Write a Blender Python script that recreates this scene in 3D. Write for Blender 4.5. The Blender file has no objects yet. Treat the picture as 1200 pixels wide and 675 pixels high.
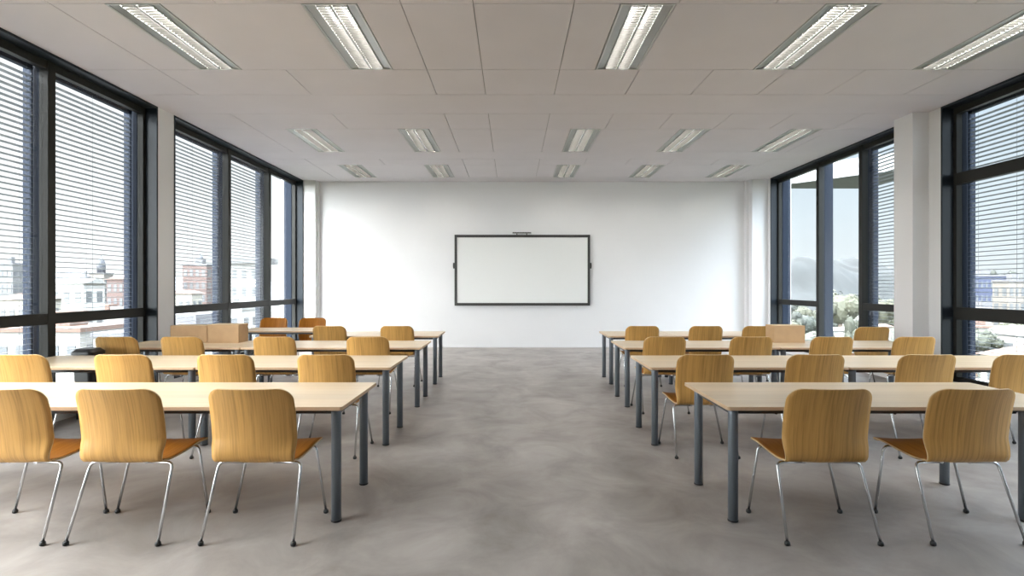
import bpy, bmesh, math, random
from mathutils import Vector, Matrix
random.seed(7)
COL = bpy.context.scene.collection
PI = math.pi
F = 620.0            # focal length in pixels at 1200 px width
CAMZ = 1.5
CEIL = 4.04
XL, XR = -5.03, 6.10
YF, YB = 12.9, -4.0

# ------------------------------------------------------------------ materials
def newmat(name):
    m = bpy.data.materials.new(name); m.use_nodes = True
    nt = m.node_tree
    return m, nt, nt.nodes['Principled BSDF']

def pmat(name, col, rough=0.5, metal=0.0, spec=0.5, noise=0.0, nscale=8.0, bump=0.0, bscale=200.0, coat=0.0):
    m, nt, b = newmat(name)
    b.inputs['Base Color'].default_value = (*col, 1)
    b.inputs['Roughness'].default_value = rough
    b.inputs['Metallic'].default_value = metal
    b.inputs['Specular IOR Level'].default_value = spec
    b.inputs['Coat Weight'].default_value = coat
    tc = nt.nodes.new('ShaderNodeTexCoord')
    if noise > 0:
        n = nt.nodes.new('ShaderNodeTexNoise'); n.inputs['Scale'].default_value = nscale
        n.inputs['Detail'].default_value = 4
        nt.links.new(tc.outputs['Object'], n.inputs['Vector'])
        r = nt.nodes.new('ShaderNodeValToRGB')
        r.color_ramp.elements[0].position = 0.3; r.color_ramp.elements[1].position = 0.7
        r.color_ramp.elements[0].color = (*[c*(1-noise) for c in col], 1)
        r.color_ramp.elements[1].color = (*[min(1, c*(1+noise)) for c in col], 1)
        nt.links.new(n.outputs['Fac'], r.inputs['Fac']); nt.links.new(r.outputs['Color'], b.inputs['Base Color'])
    if bump > 0:
        n = nt.nodes.new('ShaderNodeTexNoise'); n.inputs['Scale'].default_value = bscale
        nt.links.new(tc.outputs['Object'], n.inputs['Vector'])
        bp = nt.nodes.new('ShaderNodeBump'); bp.inputs['Strength'].default_value = bump
        bp.inputs['Distance'].default_value = 0.002
        nt.links.new(n.outputs['Fac'], bp.inputs['Height']); nt.links.new(bp.outputs['Normal'], b.inputs['Normal'])
    return m

def wood(name, dark, mid, light, scale=(42, 1.1, 1.1), rough=0.42, contrast=(0.3, 0.5, 0.72), spec=0.4):
    m, nt, b = newmat(name)
    tc = nt.nodes.new('ShaderNodeTexCoord'); mp = nt.nodes.new('ShaderNodeMapping')
    mp.inputs['Scale'].default_value = scale
    oi = nt.nodes.new('ShaderNodeObjectInfo')
    add = nt.nodes.new('ShaderNodeVectorMath'); add.operation = 'ADD'
    mul = nt.nodes.new('ShaderNodeVectorMath'); mul.operation = 'SCALE'; mul.inputs['Scale'].default_value = 37.0
    comb = nt.nodes.new('ShaderNodeCombineXYZ')
    for i in range(3): nt.links.new(oi.outputs['Random'], comb.inputs[i])
    nt.links.new(comb.outputs[0], mul.inputs[0])
    nt.links.new(tc.outputs['Object'], mp.inputs['Vector'])
    nt.links.new(mp.outputs[0], add.inputs[0]); nt.links.new(mul.outputs[0], add.inputs[1])
    n = nt.nodes.new('ShaderNodeTexNoise'); n.inputs['Scale'].default_value = 1.0
    n.inputs['Detail'].default_value = 7; n.inputs['Roughness'].default_value = 0.62; n.inputs['Distortion'].default_value = 0.35
    nt.links.new(add.outputs[0], n.inputs['Vector'])
    r = nt.nodes.new('ShaderNodeValToRGB'); cr = r.color_ramp
    cr.elements[0].position = contrast[0]; cr.elements[0].color = (*dark, 1)
    cr.elements[1].position = contrast[2]; cr.elements[1].color = (*light, 1)
    e = cr.elements.new(contrast[1]); e.color = (*mid, 1)
    nt.links.new(n.outputs['Fac'], r.inputs['Fac'])
    # broad tonal drift of the veneer
    n2 = nt.nodes.new('ShaderNodeTexNoise'); n2.inputs['Scale'].default_value = 0.16; n2.inputs['Detail'].default_value = 2
    nt.links.new(add.outputs[0], n2.inputs['Vector'])
    mr = nt.nodes.new('ShaderNodeMapRange'); mr.inputs[1].default_value = 0.3; mr.inputs[2].default_value = 0.7
    mr.inputs[3].default_value = 0.9; mr.inputs[4].default_value = 1.1
    nt.links.new(n2.outputs['Fac'], mr.inputs[0])
    sc = nt.nodes.new('ShaderNodeVectorMath'); sc.operation = 'SCALE'
    nt.links.new(r.outputs['Color'], sc.inputs[0]); nt.links.new(mr.outputs[0], sc.inputs['Scale'])
    nt.links.new(sc.outputs[0], b.inputs['Base Color'])
    b.inputs['Roughness'].default_value = rough
    b.inputs['Specular IOR Level'].default_value = spec
    return m

def emis(name, col, s):
    m = bpy.data.materials.new(name); m.use_nodes = True; nt = m.node_tree; nt.nodes.clear()
    e = nt.nodes.new('ShaderNodeEmission'); o = nt.nodes.new('ShaderNodeOutputMaterial')
    e.inputs[0].default_value = (*col, 1); e.inputs[1].default_value = s
    nt.links.new(e.outputs[0], o.inputs[0]); return m

def glassmat(name, tint=(0.96, 0.98, 0.98), ior=1.45, refl=1.0):
    m = bpy.data.materials.new(name); m.use_nodes = True; nt = m.node_tree; nt.nodes.clear()
    t = nt.nodes.new('ShaderNodeBsdfTransparent'); t.inputs[0].default_value = (*tint, 1)
    g = nt.nodes.new('ShaderNodeBsdfGlossy'); g.inputs['Roughness'].default_value = 0.01
    lw = nt.nodes.new('ShaderNodeLayerWeight'); lw.inputs['Blend'].default_value = 0.5
    pw = nt.nodes.new('ShaderNodeMath'); pw.operation = 'POWER'; pw.inputs[1].default_value = 5.0
    nt.links.new(lw.outputs['Facing'], pw.inputs[0])
    f = nt.nodes.new('ShaderNodeMath'); f.operation = 'MULTIPLY_ADD'; f.inputs[1].default_value = 0.8; f.inputs[2].default_value = 0.025
    nt.links.new(pw.outputs[0], f.inputs[0])
    mx = nt.nodes.new('ShaderNodeMixShader'); o = nt.nodes.new('ShaderNodeOutputMaterial')
    mm = nt.nodes.new('ShaderNodeMath'); mm.operation = 'MULTIPLY'; mm.inputs[1].default_value = refl
    nt.links.new(f.outputs[0], mm.inputs[0])
    nt.links.new(mm.outputs[0], mx.inputs[0]); nt.links.new(t.outputs[0], mx.inputs[1]); nt.links.new(g.outputs[0], mx.inputs[2])
    nt.links.new(mx.outputs[0], o.inputs[0]); return m

M = {}
M['wall'] = pmat('white_wall_paint', (0.79, 0.79, 0.80), 0.75, noise=0.012, nscale=1.2, bump=0.05, bscale=350, spec=0.25)
M['ceil'] = pmat('ceiling_tile', (0.72, 0.69, 0.72), 0.9, noise=0.02, nscale=1.5, bump=0.06, bscale=500, spec=0.15)
M['gap'] = pmat('ceiling_gap', (0.35, 0.34, 0.34), 0.9)
M['frame'] = pmat('anthracite_frame', (0.026, 0.026, 0.024), 0.5, spec=0.18)
M['reveal'] = pmat('reveal_lining', (0.020, 0.026, 0.034), 0.35, spec=0.22)
M['fin'] = pmat('facade_fin', (0.016, 0.022, 0.036), 0.7, metal=0.0, spec=0.12)
M['slat'] = pmat('blind_slat', (0.24, 0.25, 0.27), 0.5, metal=0.1)
M['cord'] = pmat('blind_cord', (0.15, 0.16, 0.17), 0.6)
M['glass'] = glassmat('window_glass', (0.93, 0.95, 0.95), 1.35)
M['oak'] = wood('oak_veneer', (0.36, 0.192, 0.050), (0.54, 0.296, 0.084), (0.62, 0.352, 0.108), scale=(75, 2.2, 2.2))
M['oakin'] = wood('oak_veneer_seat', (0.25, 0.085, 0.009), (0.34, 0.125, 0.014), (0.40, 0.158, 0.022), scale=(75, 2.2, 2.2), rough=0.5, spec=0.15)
M['ply'] = pmat('ply_edge', (0.62, 0.45, 0.24), 0.5, noise=0.1, nscale=60)
M['birch'] = wood('birch_top', (0.62, 0.475, 0.31), (0.69, 0.545, 0.375), (0.73, 0.60, 0.43), scale=(1.0, 26, 26), rough=0.32, contrast=(0.25, 0.5, 0.75), spec=0.5)
M['edge'] = pmat('table_edge', (0.62, 0.44, 0.28), 0.5)
M['chrome'] = pmat('brushed_chrome', (0.62, 0.63, 0.64), 0.22, metal=1.0)
M['black'] = pmat('black_rubber', (0.012, 0.012, 0.012), 0.5)
M['leg'] = pmat('grey_blue_steel', (0.17, 0.195, 0.225), 0.33, metal=0.35)
M['apron'] = pmat('dark_steel_rail', (0.08, 0.085, 0.09), 0.4, metal=0.4)
M['lum'] = pmat('lamp_body', (0.55, 0.56, 0.55), 0.4, metal=0.2)
M['refl'] = pmat('lamp_side_panel', (0.36, 0.38, 0.37), 0.35, metal=0.4)
M['louvre'] = pmat('louvre_blade', (0.040, 0.039, 0.036), 0.4, metal=0.0)
M['tube'] = emis('lamp_tube', (1.0, 0.95, 0.87), 42.0)
M['board'] = pmat('whiteboard_surface', (0.80, 0.81, 0.80), 0.25, spec=0.5)
M['bframe'] = pmat('whiteboard_frame', (0.045, 0.045, 0.042), 0.4)
M['card'] = pmat('cardboard', (0.50, 0.33, 0.18), 0.8, noise=0.06, nscale=9)
M['cardtape'] = pmat('cardboard_rim', (0.58, 0.42, 0.25), 0.7)
M['bin'] = pmat('black_plastic', (0.02, 0.021, 0.022), 0.35)

# floor: mottled warm grey resin
m, nt, b = newmat('resin_floor')
tc = nt.nodes.new('ShaderNodeTexCoord')
n1 = nt.nodes.new('ShaderNodeTexNoise'); n1.inputs['Scale'].default_value = 1.7; n1.inputs['Detail'].default_value = 9
n1.inputs['Roughness'].default_value = 0.62; n1.inputs['Distortion'].default_value = 0.6
nt.links.new(tc.outputs['Object'], n1.inputs['Vector'])
r = nt.nodes.new('ShaderNodeValToRGB'); cr = r.color_ramp
cr.elements[0].position = 0.30; cr.elements[0].color = (0.185, 0.165, 0.153, 1)
cr.elements[1].position = 0.72; cr.elements[1].color = (0.375, 0.346, 0.328, 1)
e = cr.elements.new(0.5); e.color = (0.275, 0.250, 0.234, 1)
nt.links.new(n1.outputs['Fac'], r.inputs['Fac'])
n2 = nt.nodes.new('ShaderNodeTexNoise'); n2.inputs['Scale'].default_value = 0.45; n2.inputs['Detail'].default_value = 3
nt.links.new(tc.outputs['Object'], n2.inputs['Vector'])
mr = nt.nodes.new('ShaderNodeMapRange'); mr.inputs[1].default_value = 0.3; mr.inputs[2].default_value = 0.7
mr.inputs[3].default_value = 0.88; mr.inputs[4].default_value = 1.1
nt.links.new(n2.outputs['Fac'], mr.inputs[0])
sc = nt.nodes.new('ShaderNodeVectorMath'); sc.operation = 'SCALE'
nt.links.new(r.outputs['Color'], sc.inputs[0]); nt.links.new(mr.outputs[0], sc.inputs['Scale'])
nt.links.new(sc.outputs[0], b.inputs['Base Color'])
n3 = nt.nodes.new('ShaderNodeTexNoise'); n3.inputs['Scale'].default_value = 6; n3.inputs['Detail'].default_value = 5
nt.links.new(tc.outputs['Object'], n3.inputs['Vector'])
mr2 = nt.nodes.new('ShaderNodeMapRange'); mr2.inputs[3].default_value = 0.34; mr2.inputs[4].default_value = 0.5
nt.links.new(n3.outputs['Fac'], mr2.inputs[0]); nt.links.new(mr2.outputs[0], b.inputs['Roughness'])
b.inputs['Specular IOR Level'].default_value = 0.45
M['floor'] = m

# ------------------------------------------------------------------ helpers
def box(bm, x0, x1, y0, y1, z0, z1, mi=0):
    vs = [bm.verts.new((x, y, z)) for x in (x0, x1) for y in (y0, y1) for z in (z0, z1)]
    for f in ((0,1,3,2), (4,6,7,5), (0,4,5,1), (2,3,7,6), (0,2,6,4), (1,5,7,3)):
        fc = bm.faces.new([vs[i] for i in f]); fc.material_index = mi
    return vs

def tube(bm, pts, r, n=10, cap=True, mi=0, smooth=True):
    pts = [Vector(p) for p in pts]; rs = r if isinstance(r, (list, tuple)) else [r]*len(pts)
    rings = []; up = None
    for i, p in enumerate(pts):
        t = (pts[min(i+1, len(pts)-1)] - pts[max(i-1, 0)]).normalized()
        if up is None:
            a = Vector((0, 0, 1)) if abs(t.z) < 0.9 else Vector((1, 0, 0))
            u = t.cross(a).normalized()
        else:
            u = (up - t*up.dot(t)).normalized()
        up = u; v = t.cross(u)
        rings.append([bm.verts.new(p + (u*math.cos(k*2*PI/n) + v*math.sin(k*2*PI/n))*rs[i]) for k in range(n)])
    for a, c in zip(rings, rings[1:]):
        for k in range(n):
            f = bm.faces.new((a[k], a[(k+1) % n], c[(k+1) % n], c[k])); f.smooth = smooth; f.material_index = mi
    if cap:
        f = bm.faces.new(rings[0][::-1]); f.material_index = mi
        f = bm.faces.new(rings[-1]); f.material_index = mi

def lathe(bm, prof, n=16, cx=0, cy=0, mi=0):
    rings = []
    for r, z in prof:
        rings.append([bm.verts.new((cx + r*math.cos(k*2*PI/n), cy + r*math.sin(k*2*PI/n), z)) for k in range(n)])
    for a, c in zip(rings, rings[1:]):
        for k in range(n):
            f = bm.faces.new((a[k], a[(k+1) % n], c[(k+1) % n], c[k])); f.smooth = True; f.material_index = mi
    bm.faces.new(rings[0][::-1]).material_index = mi; bm.faces.new(rings[-1]).material_index = mi

def obj(name, bm, mats, parent=None, bevel=0, recalc=True):
    if recalc: bmesh.ops.recalc_face_normals(bm, faces=bm.faces)
    me = bpy.data.meshes.new(name); bm.to_mesh(me); bm.free()
    for mt in (mats if isinstance(mats, (list, tuple)) else [mats]): me.materials.append(mt)
    o = bpy.data.objects.new(name, me); COL.objects.link(o)
    if parent: o.parent = parent
    if bevel:
        md = o.modifiers.new('bevel', 'BEVEL'); md.width = bevel; md.segments = 2; md.limit_method = 'ANGLE'
    return o

def boxobj(name, dims, mats, parent=None, bevel=0):
    bm = bmesh.new(); box(bm, *dims); return obj(name, bm, mats, parent, bevel)

def empty(name, loc=(0, 0, 0), rz=0):
    o = bpy.data.objects.new(name, None); COL.objects.link(o)
    o.empty_display_size = 0.2; o.location = loc; o.rotation_euler = (0, 0, rz); return o

def tag(o, label, cat, group=None, kind=None):
    o['label'] = label; o['category'] = cat
    if group: o['group'] = group
    if kind: o['kind'] = kind
    return o

def struct(o):
    o['kind'] = 'structure'; return o

def copy_tree(o, parent=None):
    c = o.copy(); COL.objects.link(c)
    if parent: c.parent = parent
    for ch in o.children: copy_tree(ch, c)
    return c

# ------------------------------------------------------------------ room shell
bm = bmesh.new(); box(bm, XL-0.6, XR+0.7, YB-0.2, YF+0.3, -0.3, 0.0)
struct(obj('floor', bm, M['floor']))
bm = bmesh.new(); box(bm, XL-0.6, XR+0.7, YF, YF+0.3, 0.0, CEIL+0.5)
struct(obj('wall_front', bm, M['wall']))
bm = bmesh.new(); box(bm, XL-0.6, XR+0.7, YB-0.2, YB, 0.0, CEIL+0.5)
struct(obj('wall_back', bm, M['wall']))
# side walls: low curb, piers and lintel around the window openings
def side_wall(name, xi, xo, openings):
    bm = bmesh.new(); a, c = min(xi, xo), max(xi, xo)
    box(bm, a, c, YB, YF, CEIL, CEIL+0.5)
    y = YB
    for (y0, y1) in openings:
        if y0 > y: box(bm, a, c, y, y0, 0.0, CEIL)
        box(bm, a, c, y0, y1, 0.0, 0.12)
        y = y1
    box(bm, a, c, y, YF, 0.0, CEIL)
    return struct(obj(name, bm, M['wall']))
side_wall('wall_left', XL, XL-0.33, [(0.0, 7.51), (7.87, 12.73)])
side_wall('wall_right', XR, XR+0.33, [(0.0, 7.52), (8.10, 12.48)])
# corner piers and the pier that stands out between the right windows
bm = bmesh.new(); box(bm, XL, -4.74, 12.735, YF, 0, CEIL); box(bm, -4.74, -4.70, 12.83, YF, 0, CEIL)
struct(obj('pillar_left', bm, M['wall']))
bm = bmesh.new(); box(bm, 5.72, XR, 12.60, YF, 0, CEIL); box(bm, 5.66, 5.72, 12.78, YF, 0, CEIL)
struct(obj('pillar_right', bm, M['wall']))
bm = bmesh.new(); box(bm, 5.86, XR, 7.74, 8.12, 0, CEIL)
struct(obj('pillar_centre', bm, M['wall'], bevel=0.004))
# skirting: a fine shadow line strip along the front wall
bm = bmesh.new(); box(bm, -4.70, 5.66, YF-0.012, YF, 0, 0.05)
struct(obj('baseboard_front', bm, M['wall']))

# ------------------------------------------------------------------ ceiling of panels
lamp1 = [-3.42, -1.65, 1.23, 3.08, 4.95]
lamp2 = [-3.42, -1.60, 1.20, 2.98, 4.78]
SE = [-4.16, -2.66, -1.00, -0.35, 0.56, 1.50, 2.37, 3.25, 4.16, 5.20]
strips = [(-4.0, -2.8, SE, []), (-2.8, -1.34, [-4.16, -1.0, -.35, .56, 5.2], lamp1), (-1.34, 0.5, SE, []), (0.5, 1.96, [-4.16, -1.0, -.35, .56, 5.2], lamp1),
          (1.96, 2.75, SE, []), (2.75, 3.52, [], []), (3.52, 4.76, SE, []),
          (4.76, 6.22, [-4.16, -1.0, -.35, .56, 5.2], lamp1), (6.22, 7.03, SE, []), (7.03, 7.80, [], []),
          (7.80, 8.56, SE, []), (8.56, 10.03, [-4.16, -1.0, -.35, .56, 5.2], lamp2), (10.03, 10.6, [], []), (10.6, 11.1, SE, []),
          (11.1, 12.4, [-4.16, -1.0, -.35, .56, 5.2], lamp2), (12.4, 12.9, [-4.16, 5.2], [])]
g = 0.0045
bm = bmesh.new()
lights = []
for (y0, y1, seams, lamps) in strips:
    xs = [XL-0.33, XR+0.33] + list(seams); cuts = []
    if y0 < 4: lamps = []
    for c in lamps:
        xs += [c-0.25, c+0.25]; cuts.append(c); lights.append((c, y0, y1))
    xs = sorted(xs)
    for a, c in zip(xs, xs[1:]):
        mid = (a+c)/2
        if any(abs(mid-q) < 0.2 for q in cuts): continue
        box(bm, a+g, c-g, y0+g, y1-g, CEIL, CEIL+0.02)
box(bm, XL-0.33, XR+0.33, YB, YF, CEIL+0.18, CEIL+0.2, 1)
# dark backing just above the joints
for (y0, y1, seams, lamps) in strips:
    xs = [XL-0.33]
    for c in sorted(lamps if y0 > 4 else []): xs += [c-0.255, c+0.255]
    xs.append(XR+0.33)
    for a, c in zip(xs[0::2], xs[1::2]): box(bm, a, c, y0, y1, CEIL+0.021, CEIL+0.03, 1)
struct(obj('ceiling', bm, [M['ceil'], M['gap']]))

# ------------------------------------------------------------------ recessed louvre luminaires
def make_light(L):
    root = empty('ceiling_light')
    h = L/2 - 0.004; w = 0.246
    bm = bmesh.new()
    for s in (-1, 1):
        box(bm, min(s*w, s*(w-0.018)), max(s*w, s*(w-0.018)), -h, h, -0.004, 0.10)
        box(bm, -w+0.018, w-0.018, min(s*h, s*(h-0.018)), max(s*h, s*(h-0.018)), -0.004, 0.10)
    box(bm, -w+.018, w-.018, -h+.018, h-.018, 0.094, 0.10)
    obj('housing', bm, M['lum'], root)
    for s in (-1, 1):
        bm = bmesh.new()
        a = [(s*0.226, 0.004), (s*0.150, 0.016), (s*0.142, 0.003), (s*0.138, 0.003), (s*0.138, 0.05), (s*0.226, 0.05)]
        vs = [[bm.verts.new((x, y, z)) for x, z in a] for y in (-h+.018, h-.018)]
        for k in range(6): bm.faces.new((vs[0][k], vs[0][(k+1) % 6], vs[1][(k+1) % 6], vs[1][k]))
        bm.faces.new(vs[0][::-1]); bm.faces.new(vs[1])
        obj('side_panel', bm, M['refl'], root)
    bm = bmesh.new(); box(bm, -0.011, 0.011, -h+.018, h-.018, 0.0, 0.05); obj('centre_spine', bm, M['refl'], root)
    for s in (-1, 1):
        bm = bmesh.new(); n = int((2*h-.04)/0.047)
        for k in range(n+1):
            y = -h+.02 + k*(2*h-.04)/n
            x0, x1 = sorted((s*0.012, s*0.137))
            vs = [bm.verts.new(p) for p in ((x0, y-.0022, 0.002), (x1, y-.0022, 0.002), (x1, y+.0022, 0.002), (x0, y+.0022, 0.002),
                                            (x0, y-.0035, 0.022), (x1, y-.0035, 0.022), (x1, y+.0035, 0.022), (x0, y+.0035, 0.022))]
            for f in ((0,1,2,3), (4,7,6,5), (0,4,5,1), (1,5,6,2), (2,6,7,3), (3,7,4,0)): bm.faces.new([vs[i] for i in f])
        obj('louvre', bm, M['louvre'], root)
        bm = bmesh.new(); tube(bm, [(s*0.074, -h+.03, 0.062), (s*0.074, h-.03, 0.062)], 0.013, 10)
        obj('lamp_tube', bm, M['tube'], root)
    return root
protoL = {}
rowname = {4.76: 'nearest large row', 8.56: 'middle row', 11.1: 'small row nearest the front wall'}
posn = ['the one beside the left windows', 'second from the left windows', 'the one left of the wide gap above the aisle right half',
        'second from the right windows', 'the one beside the right windows']
posn = ['end one by left windows', 'second from left windows', 'middle of its five', 'second from right windows', 'end one by right windows']
for i, (c, y0, y1) in enumerate(lights):
    L = round(y1-y0, 3)
    if L not in protoL:
        r_ = make_light(L); protoL[L] = r_
    else:
        r_ = copy_tree(protoL[L])
    r_.location = (c, (y0+y1)/2, CEIL)
    k = (lamp1 if c in lamp1 and y0 < 8 else lamp2).index(c)
    if y0 in rowname:
        tag(r_, 'louvred ceiling light, %s, %s' % (posn[k], rowname[y0]), 'ceiling light', 'recessed ceiling lights')
    else:
        tag(r_, 'louvred ceiling light above or behind the camera, outside the photo', 'ceiling light', 'ceiling lights outside the photo')
# ------------------------------------------------------------------ windows
def window(name, s, W, y0, y1, mull, transoms, fix_transom=None):
    """s=-1 left wall, +1 right wall; W inner wall plane; mull = mullion Y positions; transoms(i) -> list of (z0,z1)"""
    root = empty(name, (0, 0, 0)); struct(root)
    X = lambda d: W + s*d
    def bx(bm, d0, d1, ya, yb, z0, z1):
        a, c = sorted((X(d0), X(d1))); box(bm, a, c, ya, yb, z0, z1)
    T = 0.03
    bm = bmesh.new()      # lining of the opening: jambs, head and sill board
    bx(bm, -0.006, 0.17, y0, y0+T, 0.12, CEIL-0.0005); bx(bm, -0.006, 0.17, y1-T, y1, 0.12, CEIL-0.0005)
    bx(bm, -0.006, 0.17, y0+T, y1-T, CEIL-T, CEIL-0.0005); bx(bm, -0.006, 0.17, y0+T, y1-T, 0.12, 0.12+T)
    o = obj('window_reveal', bm, M['reveal'], root)
    bm = bmesh.new()      # fixed outer frame
    zb, zt = 0.15, CEIL-T
    bx(bm, 0.15, 0.23, y0+T*0, y0+0.08, zb, zt); bx(bm, 0.15, 0.23, y1-0.08, y1, zb, zt)
    bx(bm, 0.15, 0.23, y0+0.08, y1-0.08, zt-0.09, zt); bx(bm, 0.15, 0.23, y0+0.08, y1-0.08, zb, zb+0.07)
    obj('window_frame', bm, M['frame'], root, bevel=0.003)
    ys = [y0+0.08] + sorted(mull) + [y1-0.08]
    for my in mull:
        bm = bmesh.new(); bx(bm, 0.135, 0.23, my-0.05, my+0.05, zb, zt)
        bx(bm, 0.23, 0.255, my-0.03, my+0.03, zb, zt)
        obj('mullion', bm, M['frame'], root, bevel=0.003)
    for i, (a, c) in enumerate(zip(ys, ys[1:])):
        pa = a + (0.05 if i > 0 else 0); pc = c - (0.05 if i < len(ys)-2 else 0)
        for (z0, z1) in transoms(i):
            bm = bmesh.new(); bx(bm, 0.14, 0.23, pa, pc, z0, z1); obj('transom', bm, M['frame'], root, bevel=0.003)
        # inner sash lip and the pane
        bm = bmesh.new(); bx(bm, 0.195, 0.203, pa, pc, zb+0.07, zt-0.09); obj('window_glass', bm, M['glass'], root)
    # outside fins of the facade at mullions and at both ends
    for my in [y0+0.03] + list(mull) + [y1-0.03]:
        bm = bmesh.new(); bx(bm, 0.2555, 0.44, my-0.025, my+0.025, 0.0, CEIL+0.2)
        obj('mullion_fin', bm, M['fin'], root)
    return root, ys

ZT = CEIL-0.12
def blind_mesh(bm, W, s, ya, yb, zlo, zhi, tilt):
    n = int((zhi-zlo)/0.062)
    xc = W + s*0.325; hw = 0.032
    for k in range(n):
        z = zlo + 0.03 + k*0.062
        prof = [(-hw, 0.0-tilt), (-hw*0.4, 0.0045-tilt*0.4), (hw*0.4, 0.0045+tilt*0.4), (hw, 0.0+tilt)]
        top = [[bm.verts.new((xc + s*p[0], y, z+p[1])) for p in prof] for y in (ya, yb)]
        bot = [[bm.verts.new((xc + s*p[0], y, z+p[1]-0.0015)) for p in prof] for y in (ya, yb)]
        for i in range(3):
            bm.faces.new((top[0][i], top[0][i+1], top[1][i+1], top[1][i])); bm.faces.new((bot[0][i], bot[1][i], bot[1][i+1], bot[0][i+1]))
        for i in (0, 3): bm.faces.new((top[0][i], top[1][i], bot[1][i], bot[0][i]))
        for j in (0, 1): bm.faces.new([top[j][i] for i in range(4)] + [bot[j][i] for i in (3, 2, 1, 0)])

def blind(W, s, ya, yb, label, group, zlo=0.14, tilt=-0.003):
    root = empty('venetian_blind', (W + s*0.325, (ya+yb)/2, zlo))
    tag(root, label, 'blind', group)
    off = Vector(root.location)
    def put(name, bm, m):
        bmesh.ops.translate(bm, verts=bm.verts, vec=-off); return obj(name, bm, m, root)
    bm = bmesh.new(); blind_mesh(bm, W, s, ya, yb, zlo, ZT-0.02, tilt); put('slats', bm, M['slat'])
    xc = W + s*0.325
    bm = bmesh.new(); box(bm, xc-0.032, xc+0.032, ya, yb, ZT-0.015, ZT+0.065); put('headrail', bm, M['fin'])
    bm = bmesh.new(); box(bm, xc-0.03, xc+0.03, ya, yb, zlo-0.012, zlo+0.012); put('bottom_rail', bm, M['slat'])
    for q in (0.06, 0.5, 0.94):
        y = ya + (yb-ya)*q
        bm = bmesh.new()
        for dx in (-0.040, 0.040): tube(bm, [(xc+dx, y, zlo), (xc+dx, y, ZT)], 0.0018, 5)
        put('ladder_cord', bm, M['cord'])
    for y in (ya-0.012, yb+0.012):
        bm = bmesh.new(); box(bm, xc-0.012, xc+0.012, y-0.007, y+0.007, zlo-0.02, ZT+0.065); put('guide_rail', bm, M['fin'])
    return root

LOWL = [(1.07, 1.19)]
wl1, ysl1 = window('window_1', -1, XL, 0.0, 7.51, [1.14, 2.74, 4.34, 5.94], lambda i: LOWL)
wl2, ysl2 = window('window_2', -1, XL, 7.87, 12.73, [9.68, 11.30], lambda i: [(1.07, 1.19)])
wr1, ysr1 = window('window_3', 1, XR, 0.0, 7.52, [1.10, 2.70, 4.30, 5.90], lambda i: [(1.03, 1.20), (2.92, 3.08)])
wr2, ysr2 = window('window_4', 1, XR, 8.10, 12.48, [9.47, 10.80], lambda i: [(1.07, 1.19)] if i != 1 else [])

PL = ['', '', '', 'metal venetian blind in the left window pane nearest the camera', 'metal venetian blind in the left pane just before the white pier']
for i, (a, c) in enumerate(zip(ysl1, ysl1[1:])):
    if not PL[i]: continue
    lab = PL[i] or 'metal venetian blind in a left window pane beside and behind the camera, out of the photo'
    blind(XL, -1, a + (0.06 if i else 0.02), c - (0.06 if i < len(ysl1)-2 else 0.02), lab, 'venetian blinds in the left windows')
blind(XL, -1, ysl2[0]+0.02, ysl2[1]-0.06, 'metal venetian blind in the far left window, pane next to the white pier', 'venetian blinds in the left windows')
blind(XL, -1, ysl2[1]+0.06, ysl2[2]-0.06, 'metal venetian blind in the middle pane of the far left window', 'venetian blinds in the left windows')
for i, (a, c) in enumerate(zip(ysr1, ysr1[1:])):
    if i != len(ysr1)-2: continue
    lab = 'metal venetian blind in the near right window, cut by the photo edge' if i == len(ysr1)-2 else 'metal venetian blind in a right window pane beside and behind the camera, out of the photo'
    blind(XR, 1, a + (0.06 if i else 0.02), c - (0.06 if i < len(ysr1)-2 else 0.02), lab, 'venetian blinds in the right windows')
blind(XR, 1, ysr2[0]+0.02, ysr2[1]-0.06, 'metal venetian blind in the far right window, pane behind the white pier', 'venetian blinds in the right windows')

# ------------------------------------------------------------------ whiteboard
t = tag(empty('whiteboard', (0.25, YF-0.05, 1.02)), 'large wide whiteboard with a dark frame on the white front wall', 'whiteboard')
hw, H = 1.645, 1.72
bm = bmesh.new(); box(bm, -hw+.05, hw-.05, -0.005, 0.045, 0.05, H-0.05); obj('board', bm, M['board'], t)
bm = bmesh.new()
box(bm, -hw, hw, -0.02, 0.048, 0, 0.065); box(bm, -hw, hw, -0.02, 0.048, H-0.065, H)
box(bm, -hw, -hw+.06, -0.02, 0.048, 0.065, H-.065); box(bm, hw-.06, hw, -0.02, 0.048, 0.065, H-.065)
obj('board_frame', bm, M['bframe'], t, bevel=0.004)
for s in (-1, 1):
    bm = bmesh.new(); a, c = sorted((s*(hw+0.001), s*(hw+0.035)))
    box(bm, a, c, -0.01, 0.03, 0.90, 1.04); box(bm, a-0.004*(s < 0), c+0.004*(s > 0), -0.014, -0.01, 0.93, 1.01)
    obj('pen_clip', bm, M['bframe'], t, bevel=0.003)
t = tag(empty('sensor_bar', (0.24, YF, 2.775)), 'small dark ridged sensor strip on the wall just above the whiteboard', 'sensor')
bm = bmesh.new(); box(bm, -0.23, 0.23, -0.03, 0.0, 0, 0.035); obj('housing', bm, M['refl'], t, bevel=0.003)
bm = bmesh.new()
for k in range(14): box(bm, -0.215+k*0.031, -0.195+k*0.031, -0.036, -0.0305, 0.006, 0.029)
obj('ridges', bm, M['bframe'], t)
bm = bmesh.new()
for x in (-0.12, 0.12): box(bm, x-0.01, x+0.01, -0.02, -0.001, -0.0345, 0.0)
obj('bracket', bm, M['bframe'], t)

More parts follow.
